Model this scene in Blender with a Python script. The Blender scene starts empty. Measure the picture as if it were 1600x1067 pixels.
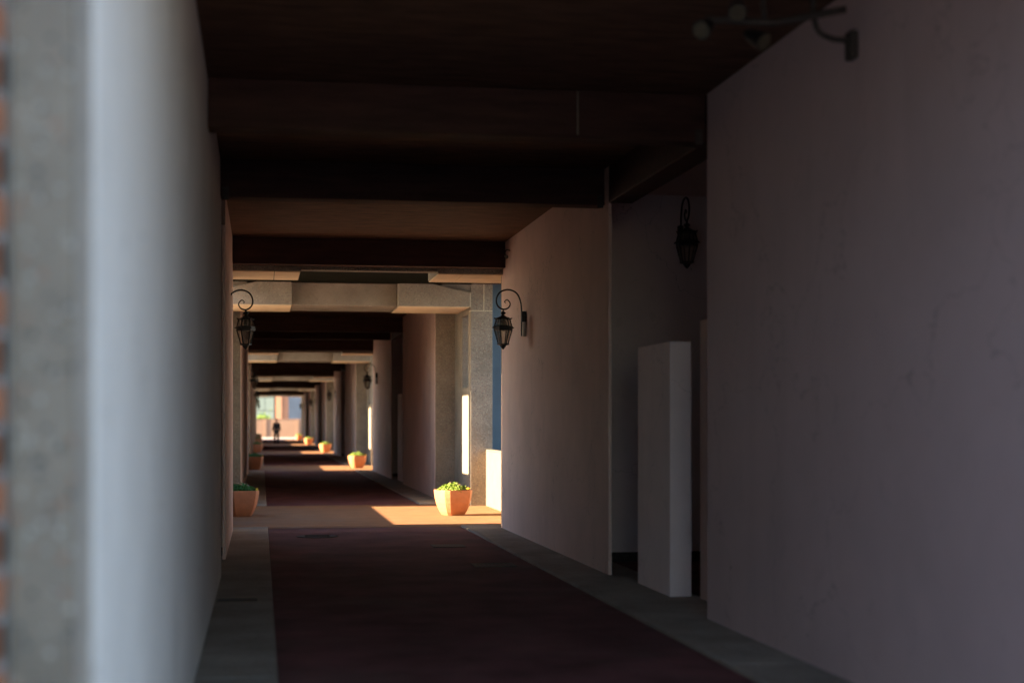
import bpy, bmesh, math, random
from mathutils import Vector, Matrix
random.seed(7)
S = bpy.context.scene
C = S.collection

# ------------------------------------------------------------------ camera, light, exposure
PSI = math.atan(392/2400)
cam = bpy.data.cameras.new('camera'); co = bpy.data.objects.new('camera', cam); C.objects.link(co)
co.location = (0, 0, 1.52)
co.rotation_euler = (math.radians(90), 0, -PSI)
cam.sensor_width = 36; cam.lens = 54; cam.shift_y = 124.5/1600
cam.clip_start = 0.05; cam.clip_end = 2000
cam.dof.use_dof = True; cam.dof.focus_distance = 20.6; cam.dof.aperture_fstop = 1.0
cam.dof.aperture_blades = 9
S.camera = co

EL = math.atan(0.338)                      # low evening sun, straight from the left
world = bpy.data.worlds.new('World'); S.world = world; world.use_nodes = True
wn = world.node_tree; bg = wn.nodes['Background']
sky = wn.nodes.new('ShaderNodeTexSky'); sky.sky_type = 'NISHITA'; sky.sun_disc = False
sky.sun_elevation = EL; sky.sun_rotation = math.radians(270)
sky.air_density = 1.0; sky.dust_density = 0.5; sky.ozone_density = 1.5
wn.links.new(sky.outputs[0], bg.inputs[0]); bg.inputs[1].default_value = 0.068
sl = bpy.data.lights.new('sun', 'SUN'); so = bpy.data.objects.new('sun', sl); C.objects.link(so)
sl.energy = 5.0; sl.color = (1.0, 0.74, 0.45); sl.angle = math.radians(0.5)
d = Vector((math.cos(EL), 0.0, -math.sin(EL)))
so.rotation_euler = d.to_track_quat('-Z', 'Y').to_euler(); so.location = (-20, 25, 15)
S.view_settings.view_transform = 'Standard'; S.view_settings.look = 'None'
S.view_settings.exposure = 3.4; S.view_settings.gamma = 1.0
S.view_settings.use_curve_mapping = False
S.render.engine = 'CYCLES'
S.cycles.max_bounces = 10; S.cycles.diffuse_bounces = 7; S.cycles.sample_clamp_indirect = 6

# ------------------------------------------------------------------ materials
def mat(name, col, rough=0.85, var=0.12, scale=3.0, bump=0.0, bscale=60.0, spec=0.25, stretch=None, col2=None, metal=0.0):
    m = bpy.data.materials.new(name); m.use_nodes = True
    n = m.node_tree.nodes; l = m.node_tree.links; b = n['Principled BSDF']
    b.inputs['Roughness'].default_value = rough; b.inputs['Specular IOR Level'].default_value = spec
    b.inputs['Metallic'].default_value = metal
    tc = n.new('ShaderNodeTexCoord'); mp = n.new('ShaderNodeMapping'); l.new(tc.outputs['Object'], mp.inputs[0])
    if stretch: mp.inputs['Scale'].default_value = stretch
    nz = n.new('ShaderNodeTexNoise'); nz.inputs['Scale'].default_value = scale; nz.inputs['Detail'].default_value = 8
    nz.inputs['Roughness'].default_value = 0.62; l.new(mp.outputs[0], nz.inputs['Vector'])
    rp = n.new('ShaderNodeValToRGB'); l.new(nz.outputs['Fac'], rp.inputs[0])
    c2 = col2 or tuple(min(1, c*(1+var)) for c in col)
    c1 = tuple(c*(1-var) for c in col)
    rp.color_ramp.elements[0].position = 0.32; rp.color_ramp.elements[0].color = (*c1, 1)
    rp.color_ramp.elements[1].position = 0.70; rp.color_ramp.elements[1].color = (*c2, 1)
    l.new(rp.outputs[0], b.inputs['Base Color'])
    if bump:
        nb = n.new('ShaderNodeTexNoise'); nb.inputs['Scale'].default_value = bscale; nb.inputs['Detail'].default_value = 5
        l.new(tc.outputs['Object'], nb.inputs['Vector'])
        bp = n.new('ShaderNodeBump'); bp.inputs['Strength'].default_value = bump; bp.inputs['Distance'].default_value = 0.01
        l.new(nb.outputs['Fac'], bp.inputs['Height']); l.new(bp.outputs[0], b.inputs['Normal'])
    return m

def wear(m, amount=0.16, runs=0.10, cracks=True):
    n = m.node_tree.nodes; l = m.node_tree.links; b = n['Principled BSDF']
    src = b.inputs['Base Color'].links[0].from_socket; tc = n.new('ShaderNodeTexCoord')
    def layer(src, scale, stretch, lo, hi, amt, detail=6):
        mp = n.new('ShaderNodeMapping'); mp.inputs['Scale'].default_value = stretch; l.new(tc.outputs['Object'], mp.inputs[0])
        nz = n.new('ShaderNodeTexNoise'); nz.inputs['Scale'].default_value = scale; nz.inputs['Detail'].default_value = detail; nz.inputs['Distortion'].default_value = 0.6
        l.new(mp.outputs[0], nz.inputs['Vector'])
        r_ = n.new('ShaderNodeMapRange'); r_.interpolation_type = 'SMOOTHSTEP'; l.new(nz.outputs['Fac'], r_.inputs['Value'])
        r_.inputs['From Min'].default_value = lo; r_.inputs['From Max'].default_value = hi
        r_.inputs['To Min'].default_value = 0.0; r_.inputs['To Max'].default_value = amt
        x = n.new('ShaderNodeMix'); x.data_type = 'RGBA'; l.new(r_.outputs[0], x.inputs['Factor']); l.new(src, x.inputs['A'])
        x.inputs['B'].default_value = (0.16, 0.12, 0.10, 1); return x.outputs['Result']
    src = layer(src, 0.9, (1, 1, 1), 0.5, 0.72, amount)
    src = layer(src, 2.6, (1, 1, 0.12), 0.52, 0.75, runs)
    src = layer(src, 7.0, (1, 1, 1), 0.62, 0.7, amount*0.8)
    if cracks:
        v = n.new('ShaderNodeTexVoronoi'); v.feature = 'DISTANCE_TO_EDGE'; v.inputs['Scale'].default_value = 0.45
        nz = n.new('ShaderNodeTexNoise'); nz.inputs['Scale'].default_value = 2.2; nz.inputs['Detail'].default_value = 6; l.new(tc.outputs['Object'], nz.inputs['Vector'])
        ad = n.new('ShaderNodeVectorMath'); ad.operation = 'ADD'; l.new(tc.outputs['Object'], ad.inputs[0]); l.new(nz.outputs['Color'], ad.inputs[1]); l.new(ad.outputs[0], v.inputs['Vector'])
        lt = n.new('ShaderNodeMath'); lt.operation = 'LESS_THAN'; lt.inputs[1].default_value = 0.0016; l.new(v.outputs['Distance'], lt.inputs[0])
        ml = n.new('ShaderNodeMath'); ml.operation = 'MULTIPLY'; ml.inputs[1].default_value = 0.35; l.new(lt.outputs[0], ml.inputs[0])
        x = n.new('ShaderNodeMix'); x.data_type = 'RGBA'; l.new(ml.outputs[0], x.inputs['Factor']); l.new(src, x.inputs['A']); x.inputs['B'].default_value = (0.08, 0.06, 0.05, 1); src = x.outputs['Result']
    l.new(src, b.inputs['Base Color'])

def aggregate(name, base, pebbles, scale=85.0):
    m = mat(name, base, 0.9, 0.22, 1.6, 0.5, 120)
    n = m.node_tree.nodes; l = m.node_tree.links; b = n['Principled BSDF']
    src = b.inputs['Base Color'].links[0].from_socket
    tc = n.new('ShaderNodeTexCoord')
    v = n.new('ShaderNodeTexVoronoi'); v.inputs['Scale'].default_value = scale; l.new(tc.outputs['Object'], v.inputs['Vector'])
    sep = n.new('ShaderNodeSeparateColor'); l.new(v.outputs['Color'], sep.inputs[0])
    rp = n.new('ShaderNodeValToRGB'); rp.color_ramp.interpolation = 'CONSTANT'
    l.new(sep.outputs[0], rp.inputs[0]); e = rp.color_ramp.elements
    e[0].color = (*pebbles[0], 1); e[1].position = 0.2; e[1].color = (*pebbles[1], 1)
    for i, p in enumerate(pebbles[2:]):
        x = e.new(0.2+0.2*(i+1)); x.color = (*p, 1)
    # only some cells hold a visible pebble, and only near the cell centre
    g1 = n.new('ShaderNodeMath'); g1.operation = 'GREATER_THAN'; g1.inputs[1].default_value = 0.66; l.new(sep.outputs[1], g1.inputs[0])
    g2 = n.new('ShaderNodeMath'); g2.operation = 'LESS_THAN'; g2.inputs[1].default_value = 0.42; l.new(v.outputs['Distance'], g2.inputs[0])
    mu = n.new('ShaderNodeMath'); mu.operation = 'MULTIPLY'; l.new(g1.outputs[0], mu.inputs[0]); l.new(g2.outputs[0], mu.inputs[1])
    mx = n.new('ShaderNodeMix'); mx.data_type = 'RGBA'; l.new(mu.outputs[0], mx.inputs['Factor'])
    l.new(src, mx.inputs['A']); l.new(rp.outputs[0], mx.inputs['B']); l.new(mx.outputs['Result'], b.inputs['Base Color'])
    return m

M = {}
M['plaster'] = mat('pink_plaster', (0.70, 0.505, 0.435), 0.93, 0.07, 1.3, 0.35, 90, spec=0.15)
M['pale'] = mat('pale_plaster', (0.64, 0.585, 0.56), 0.93, 0.06, 1.3, 0.35, 90, spec=0.15)
M['lavender'] = mat('lavender_plaster', (0.63, 0.48, 0.465), 0.93, 0.06, 0.9, 0.35, 90, spec=0.15)
M['screen'] = mat('lightened_pink_plaster', (0.86, 0.71, 0.68), 0.93, 0.05, 1.3, 0.35, 90, spec=0.15)  # pink plaster lightened in place of light missing inside the alcoves
M['gap'] = mat('recess_shade', (0.006, 0.006, 0.003), 1.0, 0.3, 3, spec=0.05)  # near-black puts the shade of the deep ceiling recess into the colour
M['smooth'] = mat('soffit_glow_cream', (0.74, 0.58, 0.38), 0.85, 0.12, 2.5, 0.2, 60)  # cream carries the gold bounced light of the bracket undersides
M['soffit'] = mat('alcove_plaster', (0.74, 0.55, 0.50), 0.93, 0.08, 1.3, 0.3, 90, spec=0.15)
M['concrete'] = aggregate('exposed_aggregate', (0.255, 0.225, 0.185),
                          [(0.10, 0.085, 0.075), (0.30, 0.16, 0.11), (0.38, 0.34, 0.28), (0.07, 0.075, 0.085), (0.44, 0.40, 0.33)], 70)
M['post'] = aggregate('pebbly_concrete', (0.255, 0.205, 0.155), [(0.10, 0.085, 0.07), (0.32, 0.16, 0.10), (0.36, 0.32, 0.26), (0.09, 0.09, 0.09), (0.42, 0.38, 0.32)], 46)
M['trim'] = mat('warm_smooth_concrete', (0.30, 0.25, 0.205), 0.9, 0.15, 3.0, 0.4, 60)
M['kerb'] = aggregate('kerb_concrete', (0.34, 0.285, 0.235), [(0.1, 0.1, 0.1), (0.22, 0.18, 0.15), (0.3, 0.29, 0.27), (0.14, 0.14, 0.14), (0.33, 0.31, 0.28)], 90)
M['asphalt'] = mat('red_brown_asphalt', (0.165, 0.064, 0.064), 0.88, 0.38, 1.4, 0.8, 160, spec=0.2)
M['terracotta'] = mat('terracotta_paving', (0.24, 0.118, 0.058), 0.85, 0.14, 2.6, 0.8, 130, spec=0.2)
M['beam'] = mat('dark_stained_wood', (0.062, 0.028, 0.022), 0.7, 0.35, 2.0, 0.3, 40, stretch=(1, 8, 8))
M['ceiling'] = mat('brown_ceiling_board', (0.115, 0.058, 0.036), 0.75, 0.6, 2.6, 0.4, 30, stretch=(1, 5, 5))
M['iron'] = mat('black_iron', (0.012, 0.010, 0.010), 0.5, 0.3, 20, 0.2, 80, spec=0.4)
M['pot'] = mat('terracotta_pot', (0.42, 0.165, 0.078), 0.5, 0.12, 9, 0.25, 60, spec=0.5)
M['soil'] = mat('dark_soil', (0.045, 0.03, 0.02), 0.95, 0.4, 30, 1.0, 60)
M['leaf'] = mat('fresh_green_leaf', (0.17, 0.31, 0.04), 0.55, 0.45, 14, col2=(0.36, 0.48, 0.09))
M['leaf2'] = mat('deep_green_leaf', (0.05, 0.14, 0.03), 0.6, 0.3, 14)
M['flower'] = mat('pale_petal', (0.75, 0.5, 0.42), 0.6, 0.15, 20)
M['yellow'] = mat('yellow_leaf', (0.5, 0.36, 0.02), 0.6, 0.15, 20)
M['blue'] = mat('skylit_blue', (0.075, 0.118, 0.160), 0.6, 0.15, 2.0, 0.1, 40, spec=0.3)  # blue of the skylight beside the column, put into the colour
M['blue2'] = mat('pale_skylit_blue', (0.16, 0.26, 0.36), 0.6, 0.15, 2.0, 0.1, 40, spec=0.3)  # lighter copy, skylight blue painted on the panel behind the slot
M['parapet'] = mat('cream_render', (0.17, 0.138, 0.105), 0.9, 0.07, 3.0, 0.3, 90)
M['sealant'] = mat('pale_sealant', (0.60, 0.55, 0.42), 0.8, 0.1, 8)
M['plate'] = mat('pale_grey_metal', (0.42, 0.38, 0.34), 0.6, 0.1, 8)
M['grey'] = mat('dusty_grey_metal', (0.20, 0.18, 0.14), 0.6, 0.25, 14)
M['lens'] = mat('dusty_lens', (0.09, 0.075, 0.05), 0.5, 0.3, 20)
M['steel'] = mat('worn_cast_iron', (0.06, 0.05, 0.045), 0.6, 0.35, 25, 0.5, 90)
M['brick'] = mat('orange_brick', (0.36, 0.14, 0.07), 0.9, 0.3, 5, 0.6, 70)
M['mortar'] = mat('grey_mortar', (0.30, 0.30, 0.30), 0.95, 0.15, 8, 0.5, 90)
M['ground'] = mat('plaza_paving', (0.34, 0.30, 0.27), 0.92, 0.15, 0.7, 0.4, 60)
M['roof'] = mat('grey_roofing', (0.18, 0.17, 0.16), 0.9, 0.15, 1.0)
M['facade'] = mat('orange_facade', (0.36, 0.20, 0.13), 0.9, 0.08, 1.0)
M['facade2'] = mat('cream_facade', (0.55, 0.42, 0.27), 0.9, 0.08, 0.5)
M['mauve'] = mat('mauve_facade', (0.30, 0.17, 0.15), 0.9, 0.1, 1.0)
M['bluefac'] = mat('slate_blue_facade', (0.05, 0.075, 0.12), 0.8, 0.2, 1.0)
M['curtain'] = mat('pale_green_blind', (0.155, 0.21, 0.20), 0.7, 0.08, 0.8)
M['frame'] = mat('dark_window_frame', (0.06, 0.07, 0.06), 0.6, 0.1, 4)
M['endwall'] = mat('salmon_wall', (0.22, 0.14, 0.10), 0.9, 0.12, 0.35)
M['skin'] = mat('skin', (0.30, 0.17, 0.12), 0.6, 0.08, 12)
M['cloth'] = mat('black_cloth', (0.012, 0.012, 0.016), 0.95, 0.3, 14)
M['hair'] = mat('dark_hair', (0.010, 0.008, 0.007), 0.7, 0.2, 30)

for q in ('plaster', 'pale', 'screen', 'lavender'): wear(M[q], 0.09, 0.07)
for q in ('post', 'concrete', 'kerb', 'terracotta', 'asphalt'): wear(M[q], 0.3, 0.15, False)
wear(M['pot'], 0.18, 0.12, False)
g = bpy.data.materials.new('lantern_glass'); g.use_nodes = True
n = g.node_tree.nodes; l = g.node_tree.links
tr = n.new('ShaderNodeBsdfTransparent'); tr.inputs[0].default_value = (0.92, 0.9, 0.85, 1)
df = n['Principled BSDF']; df.inputs['Base Color'].default_value = (0.5, 0.45, 0.38, 1); df.inputs['Roughness'].default_value = 0.15
tc = n.new('ShaderNodeTexCoord'); nz = n.new('ShaderNodeTexNoise'); nz.inputs['Scale'].default_value = 14; l.new(tc.outputs['Object'], nz.inputs['Vector'])
mr = n.new('ShaderNodeMapRange'); mr.inputs['To Min'].default_value = 0.2; mr.inputs['To Max'].default_value = 0.45; l.new(nz.outputs['Fac'], mr.inputs['Value'])
mx = n.new('ShaderNodeMixShader'); l.new(mr.outputs[0], mx.inputs[0]); l.new(tr.outputs[0], mx.inputs[1]); l.new(df.outputs[0], mx.inputs[2])
l.new(mx.outputs[0], n['Material Output'].inputs[0]); M['glass'] = g

# ------------------------------------------------------------------ helpers
def box(bm, x0, x1, y0, y1, z0, z1):
    v = [bm.verts.new((x, y, z)) for x in (x0, x1) for y in (y0, y1) for z in (z0, z1)]
    for f in ((0,1,3,2), (4,6,7,5), (0,4,5,1), (2,3,7,6), (0,2,6,4), (1,5,7,3)):
        bm.faces.new([v[i] for i in f])

def prism(bm, pts, y0, y1):                 # outline in x,z extruded along y
    a = [bm.verts.new((x, y0, z)) for x, z in pts]; b = [bm.verts.new((x, y1, z)) for x, z in pts]
    bm.faces.new(a[::-1]); bm.faces.new(b)
    k = len(pts)
    for i in range(k): bm.faces.new((a[i], a[(i+1) % k], b[(i+1) % k], b[i]))

def obj(name, bm, m, parent=None, bevel=0.0, smooth=False, segs=2):
    bmesh.ops.recalc_face_normals(bm, faces=bm.faces)
    me = bpy.data.meshes.new(name); bm.to_mesh(me); bm.free(); me.materials.append(m)
    o = bpy.data.objects.new(name, me); C.objects.link(o)
    if parent: o.parent = parent
    if smooth:
        for p in me.polygons: p.use_smooth = True
    if bevel:
        mo = o.modifiers.new('bevel', 'BEVEL'); mo.width = bevel; mo.segments = segs; mo.limit_method = 'ANGLE'
    return o

def boxobj(name, m, parent, dims, bevel=0.0):
    bm = bmesh.new(); box(bm, *dims); return obj(name, bm, m, parent, bevel)

def thing(name, label, cat, loc=(0,0,0), rz=0.0, group=None):
    o = bpy.data.objects.new(name, None); C.objects.link(o); o.location = loc; o.rotation_euler = (0,0,rz)
    o.empty_display_size = 0.2
    return tag(o, label, cat, group)

def tag(o, label, cat, group=None):
    o['label'] = label; o['category'] = cat
    if group: o['group'] = group
    return o

def struct(o): o['kind'] = 'structure'; return o

def dup(root, loc, rz=0.0, label=None):
    r = root.copy(); C.objects.link(r); r.location = loc; r.rotation_euler = (0,0,rz)
    if label: r['label'] = label
    for ch in list(root.children):
        c = ch.copy(); C.objects.link(c); c.parent = r
        for gch in ch.children:
            q = gch.copy(); C.objects.link(q); q.parent = c
    return r

def tube(bm, pts, r, seg=8):
    if not hasattr(r, '__len__'): r = [r]*len(pts)
    pts = [Vector(p) for p in pts]; rings = []
    up = Vector((0, 1, 0.01)).normalized()
    for i, p in enumerate(pts):
        t = (pts[min(i+1, len(pts)-1)] - pts[max(i-1, 0)]).normalized()
        if abs(t.dot(up)) > 0.95: a = t.cross(Vector((1,0,0))).normalized()
        else: a = t.cross(up).normalized()
        b = t.cross(a).normalized()
        rings.append([bm.verts.new(p + (a*math.cos(2*math.pi*k/seg) + b*math.sin(2*math.pi*k/seg))*r[i]) for k in range(seg)])
    for i in range(len(rings)-1):
        for k in range(seg):
            bm.faces.new((rings[i][k], rings[i][(k+1) % seg], rings[i+1][(k+1) % seg], rings[i+1][k]))
    bm.faces.new(rings[0][::-1]); bm.faces.new(rings[-1])

def lathe(bm, prof, seg=6, cx=0, cy=0, rot=0.0):     # prof: (radius, z)
    rings = []
    for r, z in prof:
        rings.append([bm.verts.new((cx+r*math.cos(rot+2*math.pi*k/seg), cy+r*math.sin(rot+2*math.pi*k/seg), z)) for k in range(seg)])
    for i in range(len(rings)-1):
        for k in range(seg): bm.faces.new((rings[i][k], rings[i][(k+1) % seg], rings[i+1][(k+1) % seg], rings[i+1][k]))
    bm.faces.new(rings[0][::-1]); bm.faces.new(rings[-1])

def smooth_path(pts, n=6):
    P = [Vector(p) for p in pts]; P = [P[0]*2-P[1]] + P + [P[-1]*2-P[-2]]; out = []
    for i in range(1, len(P)-2):
        for k in range(n):
            t = k/n
            out.append(0.5*((2*P[i]) + (P[i+1]-P[i-1])*t + (2*P[i-1]-5*P[i]+4*P[i+1]-P[i+2])*t*t + (3*P[i]-P[i-1]-3*P[i+1]+P[i+2])*t**3))
    out.append(P[-2]); return out

XL, XR, P, CX = -0.38, 3.335, 25.3, 1.4775
H, HB, HP = 4.0, 3.64, 3.57                 # ceiling, beam bottom, portal bottom
NUM = ['first', 'second', 'third', 'fourth', 'fifth']
def mx_(x): return 2*CX - x                 # mirror across the passage axis
def mir(side, a, b):                        # x range on the right side -> same or mirrored
    return (a, b) if side == 'right' else (mx_(b), mx_(a))

# ------------------------------------------------------------------ ground
bm = bmesh.new(); v = [bm.verts.new(p) for p in ((-400,-400,-0.03), (400,-400,-0.03), (400,700,-0.03), (-400,700,-0.03))]; bm.faces.new(v)
struct(obj('ground', bm, M['ground']))
bm = bmesh.new()
for k in range(6):
    y0 = -8 if k == 0 else 27.9+P*(k-1); y1 = 22.0+P*k if k < 5 else 134
    box(bm, 0.10, 2.845, y0, y1, -0.2, 0.0)
struct(obj('road', bm, M['asphalt']))
for k in range(5):
    o = struct(boxobj('pavement', M['terracotta'], None, (-1.0, 4.0, 22.0+P*k, 27.9+P*k, -0.2, 0.002)))
for side in ('left', 'right'):
    root = bpy.data.objects.new('kerb', None); C.objects.link(root); struct(root)
    for k in range(5):
        y0 = -6.9 if k == 0 else 27.9+P*(k-1); y1 = 22.0+P*k
        ys = [y0]
        if k == 0: ys += [-2.9, 1.1, 5.1, 9.1, 13.04, 17.4]
        else: ys += [y0+4.2, y0+8.4, y0+12.5, y0+16.2]
        ys.append(y1)
        for a, b in zip(ys[:-1], ys[1:]):
            dims = (-0.6, 0.097, a+0.008, b-0.008, -0.15, 0.028) if side == 'left' else (2.848, 3.7, a+0.008, b-0.008, -0.15, 0.028)
            boxobj('slab', M['kerb'], root, dims, 0.012)

# ------------------------------------------------------------------ roof and ceiling
bm = bmesh.new(); box(bm, -1.0, 4.25, 3.4, 130.9, H, H+0.06)
struct(obj('ceiling', bm, M['ceiling']))
bm = bmesh.new(); box(bm, -1.06, 4.31, 3.3, 131.0, H+0.062, H+0.36)
for k in range(5):
    for side in ('left', 'right'):
        a, b = mir(side, 4.312, 5.9); box(bm, a, b, 8.8+P*k, 16.3+P*k, H+0.002, H+0.358)
for k in range(5): box(bm, 4.312, 5.5, 20.5+P*k, 30.8+P*k, H+0.002, H+0.358)  # unseen overhang added to block skylight on the columns
struct(obj('roof', bm, M['roof'], None, 0.02))

# ------------------------------------------------------------------ walls, alcoves, beams
for k in range(5):
    s = P*k
    for side in ('left', 'right'):
      if True:
        A0, A1 = (11.25, 14.6) if side == 'right' else (15.1, 16.9)
        AN, AF = (9.05, 16.05) if side == 'right' else (14.6, 17.4)
        a, b = mir(side, XR, XR+0.25)
        y0 = (3.69 if side == 'left' else 4.5) if k == 0 else 4.39+s
        w = boxobj('plaster_wall', M['plaster'] if k else M['pale'] if side == 'left' else M['lavender'], None, (a, b, y0, A0+s, -0.1, H), 0.006)
        if k == 0:
            lab = 'tall pale plaster wall filling the left foreground next to the concrete post' if side == 'left' else 'big shadowy pink-grey plaster wall filling the right edge of the photo'
        else: lab = 'pink plaster wall just beyond the %s sunlit gap, on the %s of the passage' % (NUM[k-1], side)
        tag(w, lab, 'wall', 'plaster walls along the passage')
        xs = (XR, XR+0.25, XR+0.035) if side == 'right' else (XL, XL-0.25, XL-0.035)
        bm = bmesh.new()
        pl_ = [(xs[0], A1+s), (xs[2], A1+s), (xs[2], AF+0.16+s), (xs[1], AF+0.16+s), (xs[1], 21.32+s), (xs[0], 21.32+s)]
        lo = [bm.verts.new((x, y, -0.1)) for x, y in pl_]; hi = [bm.verts.new((x, y, H)) for x, y in pl_]
        bm.faces.new(lo[::-1]); bm.faces.new(hi)
        for i in range(6): bm.faces.new((lo[i], lo[(i+1) % 6], hi[(i+1) % 6], hi[i]))
        w = obj('plaster_wall', bm, M['plaster'], None, 0.006)
        if k == 0 and side == 'right': lab = 'rosy plaster wall carrying the sharp iron lantern, right of the near planter'
        else: lab = 'pink plaster wall just before the %s sunlit gap, on the %s of the passage' % (NUM[k], side)
        tag(w, lab, 'wall', 'plaster walls along the passage')
        # entrance alcove
        t = thing('alcove', '%s entrance alcove of pink plaster on the %s, before the %s sunlit gap' % ('wide dark' if side == 'right' else 'narrow dark', side, NUM[k]), 'alcove', (0,0,0), 0, 'entrance alcoves')
        a, b = mir(side, 3.372, 5.6); boxobj('end_wall', M['screen'], t, (a, b, AF+s, AF+0.15+s, -0.1, 3.95))
        a, b = mir(side, 3.587, 5.6); boxobj('end_wall', M['screen'], t, (a, b, AN-0.15+s, AN+s, -0.1, 3.95))
        a, b = mir(side, 5.602, 5.8); boxobj('back_wall', M['screen'], t, (a, b, AN-0.15+s, AF+0.15+s, -0.1, H))
        a, b = mir(side, 3.585, 5.6); boxobj('soffit', M['soffit'], t, (a, b, AN-0.15+s, AF+0.15+s, 3.952, 3.998))
        a, b = mir(side, 3.702, 5.6); boxobj('floor_slab', M['asphalt'], t, (a, b, AN+s, AF+s, -0.1, 0.02))
        a, b = mir(side, 3.372, 5.6); boxobj('skirting', M['steel'], t, (a, b, AF-0.015+s, AF-0.001+s, 0.02, 0.12))
        # two screen walls on the right
      if side == 'right':
        a, b = mir(side, 3.435, 3.625)
        w = boxobj('screen_wall', M['screen'], None, (a, b, 12.69+s, 13.82+s, 0.0, 2.20), 0.006)
        tag(w, 'free-standing plaster screen in the %s alcove before the %s gap, the lower one' % (side, NUM[k]), 'screen wall', 'low plaster screens in the alcoves')
        a, b = mir(side, 3.66, 3.84)
        w = boxobj('screen_wall', M['plaster'], None, (a, b, 11.7+s, 12.55+s, 0.0, 2.37), 0.006)
        tag(w, 'taller plaster screen nearer the corner of the %s alcove before the %s gap' % (side, NUM[k]), 'screen wall', 'low plaster screens in the alcoves')
      if True:
        a, b = mir(side, XR+0.002, XR+0.24)
        w = boxobj('edge_beam', M['beam'], None, (a, b, A0+0.003+s, A1-0.003+s, HB, H-0.002), 0.01)
        tag(w, 'dark lintel running over the %s alcove opening before the %s gap' % (side, NUM[k]), 'lintel', 'dark lintels over the alcoves')
    for j, (ya, yb) in enumerate(((11.28, 11.52), (14.76, 15.0), (20.98, 21.19))):
        t = thing('ceiling_beam', ['dark wooden ceiling beam at the near edge of the alcove before the %s gap',
                 'dark wooden ceiling beam at the far edge of the alcove before the %s gap',
                 'dark wooden ceiling beam right in front of the concrete frame of the %s gap'][j] % NUM[k], 'beam', (0,0,0), 0, 'dark beams across the ceiling')
        boxobj('timber', M['beam'], t, (XL+0.002, XR-0.002, ya+s, yb+s, HB, H-0.002), 0.008)
        boxobj('bottom_lip', M['beam'], t, (XL+0.003, XR-0.003, ya+s-0.012, ya+s-0.001, HB+0.0, HB+0.022))
        if j == 0 and k == 0:
            boxobj('cable', M['grey'], t, (2.335, 2.345, ya-0.010, ya-0.002, HB+0.024, H-0.01))
        if k == 0 and j < 2:
            for xx in ((XR-0.06,) if j == 0 else (XR-0.05, XL+0.05)):
                boxobj('hanger_bracket', M['steel'], t, (xx-0.03, xx+0.03, ya+s-0.03, ya+s-0.014, HB-0.03, HB+0.09), 0.004)

# ------------------------------------------------------------------ concrete frames of the gaps
def frame_near(k):
    s = P*k
    t = thing('concrete_portal', 'exposed-aggregate concrete frame on the near side of the %s sunlit gap' % NUM[k], 'concrete frame', (0,0,0), 0, 'near concrete frames of the gaps')
    boxobj('centre_beam', M['concrete'], t, (0.54, 2.415, 21.21+s, 21.42+s, HP+0.02, H-0.01), 0.01)
    boxobj('recess_shade_board', M['gap'], t, (0.54, 2.415, 21.43+s, 22.46+s, H-0.03, H-0.005))
    boxobj('recess_shade_board', M['gap'], t, (-0.76, 3.715, 22.462+s, 27.32+s, H-0.03, H-0.005))
    for side in ('left', 'right'):
        a, b = mir(side, 2.418, 3.72)
        boxobj('bracket_arm', M['concrete'], t, (a, b, 21.2+s, 22.45+s, HP, H-0.01), 0.015)
        a, b = mir(side, 3.722, 4.15)
        boxobj('column', M['concrete'], t, (a, b, 21.34+s, 22.6+s, -0.1, H-0.01), 0.012)
        a, b = mir(side, 3.336, 3.718)
        boxobj('jamb', M['concrete'], t, (a, b, 21.33+s, 21.38+s, -0.1, HP-0.015))
        a, b = mir(side, 2.78, 3.70); boxobj('soffit_glow_board', M['smooth'], t, (a, b, 21.22+s, 22.44+s, HP-0.012, HP-0.001))
        a, b = mir(side, 2.43, 2.77); boxobj('soffit_glow_board', M['smooth'], t, (a, b, 21.22+s, 22.44+s, HP-0.012, HP-0.001))

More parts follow.
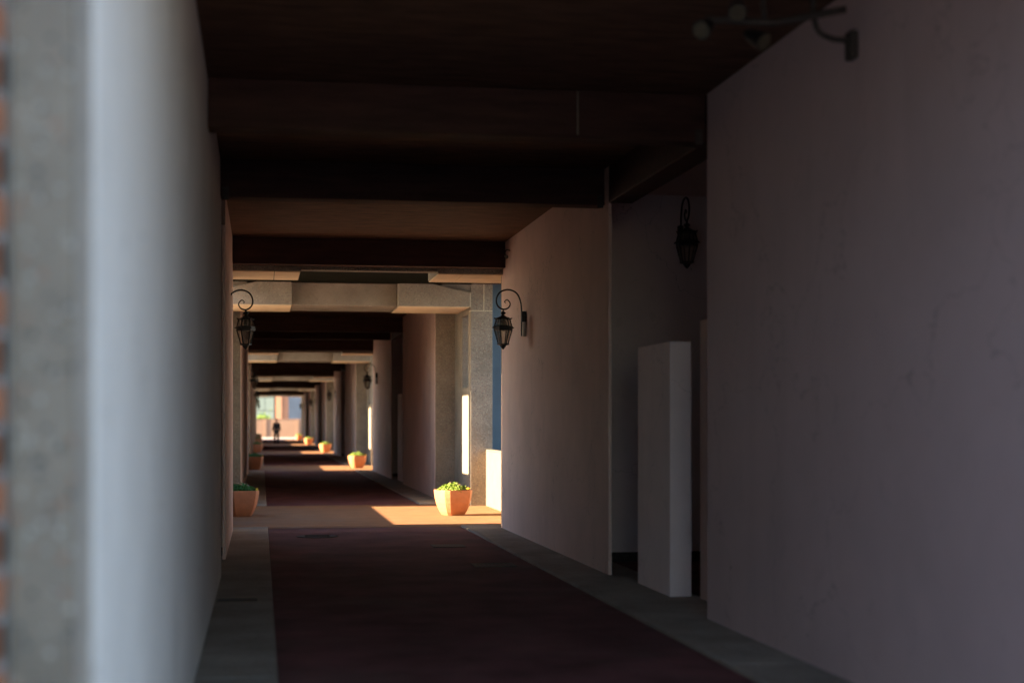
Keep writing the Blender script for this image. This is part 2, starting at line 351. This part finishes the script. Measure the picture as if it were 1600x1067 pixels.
def frame_far(k):
    s = P*k
    t = thing('concrete_portal', 'exposed-aggregate concrete frame with slot windows on the far side of the %s sunlit gap' % NUM[k], 'concrete frame', (0,0,0), 0, 'far concrete frames of the gaps')
    boxobj('centre_beam', M['concrete'], t, (0.54, 2.415, 27.62+s, 28.9+s, HP+0.015, H-0.01), 0.012)
    boxobj('frieze', M['concrete'], t, (-1.0, 4.15, 29.02+s, 29.12+s, HP+0.02, H-0.005), 0.0)
    for side in ('left', 'right'):
        m = (lambda x: x) if side == 'right' else mx_
        bm = bmesh.new()
        pts = [(m(2.418), HP), (m(3.70), HP), (m(3.70), 3.83), (m(2.98), 3.985), (m(2.418), 3.985)]
        prism(bm, pts, 27.33+s, 29.0+s); obj('bracket_arm', bm, M['concrete'], t, 0.012)
        a, b = mir(side, 3.20, 3.718); boxobj('back_panel', M['concrete'], t, (a, b, 27.42+s, 28.6+s, 3.7, 3.993))
        a, b = mir(side, 3.72, 4.12)
        boxobj('column', M['concrete'], t, (a, b, 27.4+s, 27.66+s, -0.1, 3.50), 0.008)
        a, b = mir(side, 3.702, 3.716); boxobj('seam_lit_edge', M['sealant'], t, (a, b, 27.34+s, 27.41+s, HP+0.002, 3.83))  # pale strip paints the gold-lit end edge of the arm
        a, b = mir(side, 2.43, 3.69); boxobj('soffit_glow_board', M['smooth'], t, (a, b, 27.345+s, 28.98+s, HP-0.012, HP-0.001))
        # capital block in two pieces with pale seams between them
        a, b = mir(side, 3.72, 3.955); boxobj('capital_block', M['concrete'], t, (a, b, 27.4+s, 27.66+s, 3.515, H-0.01), 0.006)
        a, b = mir(side, 3.97, 4.12); boxobj('capital_block', M['concrete'], t, (a, b, 27.4+s, 27.66+s, 3.515, H-0.01), 0.006)
        a, b = mir(side, 3.72, 4.115); boxobj('seam_lit_edge', M['sealant'], t, (a, b, 27.396+s, 27.65+s, 3.501, 3.514))
        a, b = mir(side, 3.956, 3.969); boxobj('seam_lit_edge', M['sealant'], t, (a, b, 27.396+s, 27.65+s, 3.516, H-0.012))
        # side wall pierced by a slot window
        lo, hi = (2.14, 3.46) if side == 'right' else (2.075, 3.55)
        a, b = mir(side, 3.722, 3.86); ya, yb = 27.72+s, 28.55+s
        bm = bmesh.new()
        box(bm, a, b, 27.662+s, ya, -0.1, H-0.01); box(bm, a, b, yb, 29.02+s, -0.1, H-0.01)
        box(bm, a, b, 29.122+s, 29.68+s, -0.1, H-0.01); box(bm, a, b, 29.02+s, 29.122+s, -0.1, HP+0.018)
        box(bm, a, b, ya+0.0005, yb-0.0005, -0.1, lo); box(bm, a, b, ya+0.0005, yb-0.0005, hi, H-0.01)
        obj('side_wall', bm, M['concrete'], t)
        a, b = mir(side, 3.341, 3.78)
        boxobj('jamb', M['concrete'], t, (a, b, 29.68+s, 30.1+s, -0.1, H-0.01), 0.006)
    return t
for k in range(5):
    frame_near(k); frame_far(k)
    s = P*k
    for side in ('left', 'right'):
        t = thing('parapet', 'low cream parapet closing the %s side of the %s sunlit gap' % (side, NUM[k]), 'parapet', (0,0,0), 0, 'low parapets beside the gaps')
        a, b = mir(side, 4.0, 4.12)
        boxobj('panel', M['parapet'], t, (a, b, 22.61+s, 27.39+s, -0.05, 0.985), 0.006)
        boxobj('coping', M['parapet'], t, (a-0.0, b+0.0, 22.61+s, 27.39+s, 0.988, 1.012), 0.004)
    w = boxobj('skylit_blue_panel', M['blue'], None, (4.13, 4.65, 27.5+s, 27.6+s, -0.03, 4.0))
    tag(w, 'added panel coloured like blue skylight beside the column at the right of the %s gap' % NUM[k], 'cladding', 'skylight-blue panels outside the gaps')
    w = boxobj('skylit_blue_panel', M['blue2'], None, (3.885, 7.5, 30.2+s, 30.3+s, -0.03, 4.4))
    tag(w, 'added panel coloured like blue skylight, seen through the slot window of the %s gap' % NUM[k], 'cladding', 'skylight-blue panels outside the gaps')
    # plain backs so nothing shines through behind the jambs
# ------------------------------------------------------------------ left foreground: post and brick wall
t = thing('concrete_post', 'mottled grey concrete post with exposed pebbles at the left edge', 'post', (-0.5, 3.8, 0))
boxobj('shaft', M['post'], t, (-0.072, 0.072, -0.14, 0.3, -0.1, 4.35), 0.006)
boxobj('edge_trim', M['trim'], t, (0.073, 0.112, -0.132, 0.3, -0.1, 4.35), 0.006)
t = thing('brick_wall', 'orange brick wall with grey mortar at the far left edge behind the post', 'brick wall', (-2.884, 3.6, 0))
boxobj('mortar_core', M['mortar'], t, (0, 2.3, 0.006, 0.25, -0.1, 4.4))
bm = bmesh.new(); box(bm, 0, 0.225, 0, 0.1, 0, 0.094); bk = obj('brick', bm, M['brick'], t, 0.004)
bk.location = (2.3-0.225, 0, 0.0); cnt = 1
for row in range(41):
    for c in range(7):
        x = 2.3-0.225-c*0.24-(0.12 if row % 2 else 0)
        if row == 0 and c == 0: continue
        if row % 2 and c == 0:
            pass
        b = bk.copy(); C.objects.link(b); b.location = (x, random.uniform(-0.006, 0.002), row*0.108); cnt += 1
# half bricks closing the odd rows against the post
bm = bmesh.new(); box(bm, 0, 0.105, 0, 0.1, 0, 0.094); hb = obj('half_brick', bm, M['brick'], t, 0.004)
hb.location = (2.3-0.105, 0, 0.108)
for row in range(3, 41, 2):
    b = hb.copy(); C.objects.link(b); b.location = (2.3-0.105, random.uniform(-0.006, 0.002), row*0.108)

# unseen building added on the left to keep the near end in shade
t = thing('building', 'unseen brick building added left of the passage entrance to block the sun', 'building', (-14, -22, 0))
boxobj('wall', M['brick'], t, (0, 7.5, -10, 36, -0.03, 5.8), 0.02)
boxobj('roof', M['roof'], t, (-0.3, 7.8, -10.3, 36.3, 5.802, 6.1), 0.02)
for i in range(7):
    for z in (1.0, 3.7):
        fr = boxobj('window', M['frame'], t, (7.49, 7.54, -8+i*4.4, -6.4+i*4.4, z, z+1.7))
        boxobj('pane', M['curtain'], fr, (7.541, 7.55, -7.92+i*4.4, -6.48+i*4.4, z+0.08, z+1.62))

# ------------------------------------------------------------------ wall lanterns
def px(x, y): return (-(821-x)/121.0, 0.0, 1.52+(658-y)/121.0)
def make_lamp():
    t = thing('wall_lantern', 'black iron lantern on a scroll bracket, sharp against the rosy wall', 'wall lamp', (XR, 19.3, 0), 0, 'iron lanterns on scroll brackets')
    bm = bmesh.new()
    pts = smooth_path([px(814, 527), px(814, 510), px(814, 490), px(812, 473), px(805.5, 460.5), px(792.6, 455.6), px(780, 460), px(774.6, 471), px(777, 481), px(785.3, 486),
                       px(793, 483.5), px(796, 477), px(791.5, 471.2), px(787.3, 474), px(789, 476.4)], 6)
    k = len(pts); rad = [0.0105 if i < k*0.6 else 0.0105-0.0055*(i-k*0.6)/(k*0.4) for i in range(k)]
    tube(bm, pts, rad, 8); obj('scroll_bracket', bm, M['iron'], t, smooth=True)
    bm = bmesh.new(); x, _, z = px(815, 505)
    box(bm, -0.062, -0.002, -0.025, 0.025, z, z+0.135); obj('mounting_block', bm, M['iron'], t, 0.004)
    bm = bmesh.new(); box(bm, -0.040, -0.002, -0.02, 0.02, px(0, 527.5)[2], z-0.001); obj('mounting_plate', bm, M['plate'], t, 0.003)
    lx = -(821-785)/121.0
    Z = lambda y: px(0, y)[2]
    bm = bmesh.new()
    lathe(bm, [(0.010, Z(486)), (0.012, Z(489)), (0.034, Z(491)), (0.034, Z(492.5)), (0.014, Z(494)), (0.02, Z(495.5))][::-1], 12, lx)
    obj('finial', bm, M['iron'], t)
    bm = bmesh.new(); lathe(bm, [(0.112, Z(501.5)), (0.108, Z(500.2)), (0.045, Z(497.2)), (0.015, Z(494.5))], 6, lx); obj('cap', bm, M['iron'], t)
    bm = bmesh.new()
    lathe(bm, [(0.118, Z(518.5)), (0.122, Z(516)), (0.124, Z(512.5)), (0.115, Z(511.3))], 6, lx)
    for a in range(6):
        an = a*math.pi/3; c, s_ = math.cos(an), math.sin(an)
        tube(bm, [(lx+0.112*c, 0.112*s_, Z(513)), (lx+0.142*c, 0.142*s_, Z(514.8))], [0.012, 0.005], 6)
        tube(bm, [(lx+0.098*c, 0.098*s_, Z(500.5)), (lx+0.118*c, 0.118*s_, Z(499)),], [0.010, 0.004], 6)
    obj('band', bm, M['iron'], t)
    bm = bmesh.new()
    for a in range(6):
        an = a*math.pi/3; c, s_ = math.cos(an), math.sin(an)
        tube(bm, [(lx+0.088*c, 0.088*s_, Z(501)), (lx+0.112*c, 0.112*s_, Z(512))], 0.0085, 5)
        tube(bm, [(lx+0.114*c, 0.114*s_, Z(518)), (lx+0.062*c, 0.062*s_, Z(539.5))], 0.0085, 5)
    obj('frame', bm, M['iron'], t)
    bm = bmesh.new(); lathe(bm, [(0.005, Z(547.5)), (0.02, Z(545.5)), (0.035, Z(543.5)), (0.042, Z(541.5)), (0.078, Z(540.3)), (0.078, Z(538.6))], 6, lx); obj('base', bm, M['iron'], t)
    bm = bmesh.new(); lathe(bm, [(0.022, Z(513)), (0.03, Z(509)), (0.03, Z(505)), (0.018, Z(500))], 8, lx); obj('lamp_holder', bm, M['steel'], t)
    for a in range(6):
        an = a*math.pi/3; bn = an+math.pi/3
        bm = bmesh.new()
        q = [(0.110, an, 518), (0.110, bn, 518), (0.060, bn, 539.5), (0.060, an, 539.5)]
        v = [bm.verts.new((lx+r*math.cos(w), r*math.sin(w), Z(y))) for r, w, y in q]; bm.faces.new(v)
        obj('glass_pane', bm, M['glass'], t)
        bm = bmesh.new()
        q = [(0.086, an, 501.5), (0.086, bn, 501.5), (0.108, bn, 511.5), (0.108, an, 511.5)]
        v = [bm.verts.new((lx+r*math.cos(w), r*math.sin(w), Z(y))) for r, w, y in q]; bm.faces.new(v)
        obj('glass_pane', bm, M['glass'], t)
    return t
lamp = make_lamp()
for k in range(5):
    if k: dup(lamp, (XR, 19.3+P*k, 0), 0, 'iron scroll lantern on the right wall before the %s sunlit gap' % NUM[k])
    dup(lamp, (XL-0.11, 19.9+P*k, 0), math.pi, 'iron scroll lantern on the left wall before the %s sunlit gap' % NUM[k])
    dup(lamp, (4.45, 16.05+P*k, 0.70), math.pi/2, 'shadowed iron lantern hanging inside the right alcove before the %s gap' % NUM[k])

# ------------------------------------------------------------------ planters
def make_planter():
    t = thing('planter', 'sharp sunlit terracotta planter with faceted sides in the first gap, right side', 'planter', (3.07, 24.72, 0.002), math.radians(21), 'terracotta planters in the gaps')
    bm = bmesh.new()
    def ring(hw, ch, z):
        p = [(hw-ch, -hw), (hw, -hw+ch), (hw, hw-ch), (hw-ch, hw), (-hw+ch, hw), (-hw, hw-ch), (-hw, -hw+ch), (-hw+ch, -hw)]
        return [bm.verts.new((x, y, z)) for x, y in p]
    prof = [(0.150, 0.046, 0.0), (0.181, 0.053, 0.055), (0.209, 0.061, 0.125), (0.230, 0.066, 0.20), (0.245, 0.07, 0.285), (0.253, 0.072, 0.36), (0.256, 0.073, 0.412),
            (0.232, 0.066, 0.412), (0.225, 0.062, 0.33)]
    R = [ring(*p) for p in prof]
    for a, b in zip(R[:-1], R[1:]):
        for i in range(8): bm.faces.new((a[i], a[(i+1) % 8], b[(i+1) % 8], b[i]))
    bm.faces.new(R[0][::-1]); bm.faces.new(R[-1])
    obj('bowl', bm, M['pot'], t, 0.008)
    bm = bmesh.new()
    R = [ring(0.222, 0.06, 0.335), ring(0.226, 0.06, 0.375)]
    for i in range(8): bm.faces.new((R[0][i], R[0][(i+1) % 8], R[1][(i+1) % 8], R[1][i]))
    bm.faces.new(R[0][::-1]); bm.faces.new(R[1]); obj('soil', bm, M['soil'], t)
    return t
def leafy(seed, n, m, name='leaves', par=None, flowers=True):
    rnd = random.Random(seed); bm = bmesh.new(); fl = []
    for i in range(n):
        a = rnd.uniform(0, 2*math.pi); r = 0.245*math.sqrt(rnd.random())
        lump = 0.84+0.16*math.sin(a*3+seed+r*14)*math.cos(a*2-r*19+seed)
        hh = 0.375+0.135*lump*(1-(r/0.29)**2)*rnd.uniform(0.15, 1.25)
        c = Vector((r*math.cos(a)*1.05, r*math.sin(a)*1.05, hh))
        u = Vector((rnd.gauss(0, 1), rnd.gauss(0, 1), rnd.gauss(0.15, 0.7))).normalized()
        w = u.cross(Vector((rnd.gauss(0, 1), rnd.gauss(0, 1), rnd.gauss(0, 1)))).normalized()
        nn = u.cross(w); L = rnd.uniform(0.022, 0.045); B = L*rnd.uniform(0.32, 0.5)
        p = [c-u*L*0.6, c+w*B+nn*L*0.14, c+u*L*0.7-nn*L*0.1, c-w*B+nn*L*0.14]
        v = [bm.verts.new(q) for q in p]; mid = bm.verts.new(c-nn*L*0.08)
        for j in range(4): bm.faces.new((v[j], v[(j+1) % 4], mid))
    for i in range(26):                       # stems
        a = rnd.uniform(0, 2*math.pi); r = 0.2*rnd.random()
        b0 = Vector((r*math.cos(a), r*math.sin(a), 0.36)); tube(bm, [b0, b0+Vector((rnd.uniform(-.04,.04), rnd.uniform(-.04,.04), rnd.uniform(.06,.12)))], 0.003, 4)
    return obj(name, bm, m, par)
def blossoms(seed, par):
    rnd = random.Random(seed); bm = bmesh.new()
    for q in ((0.05, -0.10, 0.515), (0.075, -0.07, 0.495), (-0.05, -0.05, 0.525), (0.10, -0.12, 0.49), (-0.21, -0.1, 0.43), (0.02, 0.1, 0.5)):
        c = Vector(q)
        for j in range(5):
            a = j*1.257+rnd.random(); o = Vector((math.cos(a)*0.016, math.sin(a)*0.016, 0.006))
            s_ = Vector((-math.sin(a), math.cos(a), 0))*0.009
            bm.faces.new([bm.verts.new(x) for x in (c, c+o-s_, c+o*1.4, c+o+s_)])
    return obj('blossoms', bm, M['flower'], par)
pl = make_planter()
def make_plant(seed, loc, rz, label, m):
    t = thing('leafy_plant', label, 'plant', loc, rz, 'leafy plants in the planters')
    leafy(seed, 1150, m, 'foliage', t); blossoms(seed, t)
    bm = bmesh.new(); rnd = random.Random(seed+9)
    for i in range(9):
        c = Vector((0.24+rnd.uniform(-.02,.03), -0.12+rnd.uniform(-.05,.04), 0.41+rnd.uniform(0,.035))); L = 0.022
        u = Vector((rnd.gauss(0,1), rnd.gauss(0,1), rnd.gauss(0,1))).normalized(); w = u.orthogonal().normalized()
        bm.faces.new([bm.verts.new(x) for x in (c-u*L, c+w*L*.5, c+u*L, c-w*L*.5)])
    obj('yellow_leaves', bm, M['yellow'], t)
    return t
make_plant(1, (3.07, 24.72, 0.002), math.radians(-9), 'bright green leafy plant with a few pale blossoms in the sharp sunlit planter', M['leaf'])
for k in range(5):
    if k:
        rz = math.radians(random.uniform(12, 20))
        loc = (3.05+random.uniform(-.03,.03), 24.7+P*k, 0.002)
        dup(pl, loc, rz, 'sunlit terracotta planter on the right side of the %s gap' % NUM[k])
        make_plant(10+k, loc, rz, 'green plant filling the sunlit planter on the right of the %s gap' % NUM[k], M['leaf'])
    rz = math.radians(random.uniform(10, 18)); loc = (-0.33, 25.0+P*k, 0.002)
    if k: loc = (-0.22, 25.0+P*k-(1.5 if k == 1 else 0), 0.002)
    dup(pl, loc, rz, 'shaded terracotta planter on the left side of the %s gap' % NUM[k])
    make_plant(30+k, loc, rz, 'dark green low plant in the shaded planter left of the %s gap' % NUM[k], M['leaf2'])

# ------------------------------------------------------------------ small things near the camera
t = thing('spotlight_fitting', 'dusty twin-head spotlight fitting under the ceiling at the upper right', 'spotlight', (2.75, 8.3, H))
bm = bmesh.new(); tube(bm, [(0.45, -0.2, -0.20), (0.1, 0.0, -0.24), (-0.30, -0.02, -0.24)], 0.022, 8); obj('arm', bm, M['steel'], t, smooth=True)
bm = bmesh.new(); tube(bm, [(0.05, 0, -0.23), (0.02, 0, 0.0)], 0.018, 8); box(bm, -0.10, 0.14, -0.09, 0.09, -0.035, -0.002); obj('stem', bm, M['steel'], t)
for (x, z, tx) in ((-0.30, -0.28, -0.6), (-0.12, -0.17, -0.2), (-0.02, -0.33, 0.5)):
    bm = bmesh.new()
    dv = Vector((tx, -0.7, -0.5)).normalized(); c = Vector((x, -0.02, z))
    tube(bm, [c-dv*0.07, c-dv*0.03, c+dv*0.05, c+dv*0.075], [0.02, 0.038, 0.052, 0.055], 14)
    h = obj('lamp_head', bm, M['iron'], t, smooth=False)
    bm = bmesh.new(); tube(bm, [c+dv*0.0752, c+dv*0.079], [0.047, 0.047], 14); obj('lens', bm, M['lens'], h)
t = thing('wall_bulkhead', 'small dark box on a short pipe high on the right wall, top right', 'junction box', (XR, 8.3, 3.66))
boxobj('box', M['steel'], t, (-0.05, -0.002, -0.05, 0.05, -0.09, 0.07), 0.01)
bm = bmesh.new(); tube(bm, smooth_path([(-0.03, 0, 0.02), (-0.16, 0, 0.03), (-0.24, 0, 0.10), (-0.26, 0, 0.335)], 5), 0.018, 8); obj('pipe', bm, M['steel'], t)
t = thing('wall_camera', 'tiny dark camera bracket high on the rosy wall beside the ceiling beam', 'camera', (XR, 20.55, 3.80))
bm = bmesh.new(); tube(bm, smooth_path([(-0.003, 0, 0.03), (-0.05, 0, 0.04), (-0.075, 0, 0.0), (-0.06, 0, -0.04)], 5), 0.007, 6); obj('bracket', bm, M['iron'], t)
bm = bmesh.new(); tube(bm, [(-0.06, 0.03, -0.045), (-0.06, -0.05, -0.06)], [0.02, 0.024], 10); obj('housing', bm, M['grey'], t)

t = thing('manhole_cover', 'round dark manhole cover set in the red-brown roadway', 'manhole cover', (0.73, 20.4, 0.004))
bm = bmesh.new(); lathe(bm, [(0.27, -0.002), (0.27, 0.006), (0.235, 0.006)], 32); obj('rim', bm, M['steel'], t)
bm = bmesh.new(); lathe(bm, [(0.228, -0.001), (0.228, 0.004)], 32)
for i in range(-4, 5): box(bm, -0.16, 0.16, i*0.045-0.008, i*0.045+0.008, 0.0042, 0.008)
obj('lid', bm, M['steel'], t)
t = thing('drain_grate', 'slotted rectangular drain grate at the right side of the roadway', 'drain grate', (2.42, 16.0, 0.004))
bm = bmesh.new(); box(bm, -0.22, 0.22, -0.2, -0.17, 0, 0.008); box(bm, -0.22, 0.22, 0.17, 0.2, 0, 0.008); box(bm, -0.22, -0.19, -0.17, 0.17, 0, 0.008); box(bm, 0.19, 0.22, -0.17, 0.17, 0, 0.008); obj('rim', bm, M['steel'], t)
bm = bmesh.new()
for i in range(9): box(bm, -0.175+i*0.043-0.010, -0.175+i*0.043+0.010, -0.169, 0.169, 0.0005, 0.006)
obj('bars', bm, M['steel'], t)
t = boxobj('access_cover', M['steel'], None, (-0.2, 0.2, -0.2, 0.2, 0.001, 0.007), 0.003); t.location = (2.25, 18.6, 0); tag(t, 'small square dark metal cover in the roadway left of the rosy wall', 'access cover')
t = thing('kerb_drain', 'dark slot drain across the left kerb strip in the foreground', 'drain', (-0.16, 13.04, 0.028))
boxobj('slot_cover', M['iron'], t, (-0.2, 0.13, -0.09, 0.09, -0.004, 0.004), 0.002)

# ------------------------------------------------------------------ far end
A = math.radians(8)
t = thing('end_wall', 'sunlit salmon garden wall closing the view at the far end', 'wall', (1.6, 150, 0), -A)
boxobj('panel', M['endwall'], t, (-12, 10, 0, 0.3, -0.03, 1.68), 0.02)
boxobj('coping', M['endwall'], t, (-12, 10, -0.04, 0.34, 1.682, 1.75), 0.02)
for x in (-4.0, -1.2, 1.9, 4.6): boxobj('pier', M['endwall'], t, (x-0.12, x+0.12, -0.06, -0.002, -0.03, 1.68), 0.01)
t = thing('end_building', 'orange and blue building with a big bright window beyond the far wall', 'building', (1.6, 165, 0), -A)
k_ = 1/math.cos(A)
boxobj('wall', M['facade'], t, (-16, 1.45, 0, 8, -0.03, 9))
boxobj('wall', M['mauve'], t, (1.452, 1.30*k_+0.02, -0.2, 8, -0.03, 9))
boxobj('wall', M['bluefac'], t, (1.30*k_+0.03, 14, -0.5, 8, -0.03, 9))
boxobj('pilaster', M['facade'], t, (0.0, 0.62, -0.25, -0.002, -0.03, 9), 0.02)
for (x0, x1) in ((-2.16*k_, -0.22), (-6.5, -4.4)):
    fr = boxobj('window', M['frame'], t, (x0-0.1, x1+0.1, -0.08, -0.002, 1.2, 5.4), 0.01)
    w = (x1-x0)/2
    for i in range(2):
        for z in (1.3, 2.68, 4.06):
            boxobj('pane', M['curtain'], fr, (x0+i*w+0.03, x0+(i+1)*w-0.03, -0.1, -0.081, z, z+1.3))
boxobj('fascia', M['frame'], t, (-16.1, 14.1, -0.6, -0.51, 8.7, 9.1))
bm = bmesh.new(); rnd = random.Random(5)
for i in range(900):
    c = Vector((rnd.gauss(-0.3, 0.32), rnd.gauss(0, 0.3), 1.5+abs(rnd.gauss(0, 0.3))))
    u = Vector((rnd.gauss(0,1), rnd.gauss(0,1), rnd.gauss(0,1))).normalized(); w = u.orthogonal().normalized(); L = rnd.uniform(0.06, 0.12)
    bm.faces.new([bm.verts.new(x) for x in (c-u*L, c+w*L*.5, c+u*L, c-w*L*.5)])
t = thing('bush', 'pale green bush behind the far salmon wall, under the bright window', 'bush', (0.5, 156, 0))
obj('foliage', bm, M['leaf'], t)
bm = bmesh.new()
for i in range(5): tube(bm, [(0.05*i-0.1, 0, 0), (rnd.gauss(0,.3), rnd.gauss(0,.2), 1.8)], [0.03, 0.01], 5)
obj('stem', bm, M['soil'], t)

# ------------------------------------------------------------------ person walking far down the passage
def skin(name, verts, edges, rad, m, par, sub=2):
    me = bpy.data.meshes.new(name); me.from_pydata(verts, edges, []); me.materials.append(m)
    o = bpy.data.objects.new(name, me); C.objects.link(o); o.parent = par
    mo = o.modifiers.new('skin', 'SKIN'); mo.use_smooth_shade = True
    for i, r in enumerate(rad):
        q = me.skin_vertices[0].data[i]; q.radius = r if hasattr(r, '__len__') else (r, r); q.use_root = (i == 0)
    su = o.modifiers.new('sub', 'SUBSURF'); su.levels = sub; su.render_levels = sub
    return o
t = thing('person', 'person in dark clothes walking away in the distance, arms hanging', 'person', (1.03, 105.4, 0.0), 0.1)
bv = [(0,0,0.90), (0,0.01,1.08), (0,0.0,1.25), (0,0,1.38), (0,-0.01,1.46), (0,-0.01,1.52), (0,-0.015,1.60), (0,-0.01,1.68),
      (0.16,0,1.36), (0.22,0.02,1.10), (0.23,-0.07,0.86), (0.235,-0.09,0.78), (-0.16,0,1.36), (-0.22,-0.02,1.10), (-0.235,0.05,0.86), (-0.24,0.06,0.78),
      (0.085,0,0.86), (0.10,-0.10,0.47), (0.10,0.03,0.09), (0.10,-0.12,0.03), (-0.085,0,0.86), (-0.095,0.10,0.47), (-0.10,0.26,0.10), (-0.10,0.14,0.03)]
be = [(0,1),(1,2),(2,3),(3,4),(4,5),(5,6),(6,7),(3,8),(8,9),(9,10),(10,11),(3,12),(12,13),(13,14),(14,15),(0,16),(16,17),(17,18),(18,19),(0,20),(20,21),(21,22),(22,23)]
br = [(0.14,0.10),(0.13,0.09),(0.15,0.10),(0.12,0.08),0.055,(0.07,0.08),(0.08,0.10),(0.06,0.07),0.055,0.043,0.033,(0.035,0.02),0.055,0.043,0.033,(0.035,0.02),0.085,0.06,0.042,(0.045,0.03),0.085,0.06,0.042,(0.045,0.03)]
skin('body', bv, be, br, M['skin'], t)
gr = lambda r, a: tuple(x+a for x in r) if hasattr(r, '__len__') else r+a
idx = [0,1,2,3,8,9,10,12,13,14]; mp_ = {q: i for i, q in enumerate(idx)}
skin('jacket', [bv[i] for i in idx], [(mp_[a], mp_[b]) for a, b in be if a in mp_ and b in mp_], [gr(br[i], 0.03) for i in idx], M['cloth'], t)
idx = [0,16,17,18,19,20,21,22,23]; mp_ = {q: i for i, q in enumerate(idx)}
skin('trousers', [bv[i] for i in idx], [(mp_[a], mp_[b]) for a, b in be if a in mp_ and b in mp_], [gr(br[i], 0.025) for i in idx], M['cloth'], t)
skin('hair', [(0,0.005,1.56), (0,0.01,1.64), (0,0.0,1.71)], [(0,1),(1,2)], [(0.078,0.085),(0.093,0.105),(0.06,0.07)], M['hair'], t)
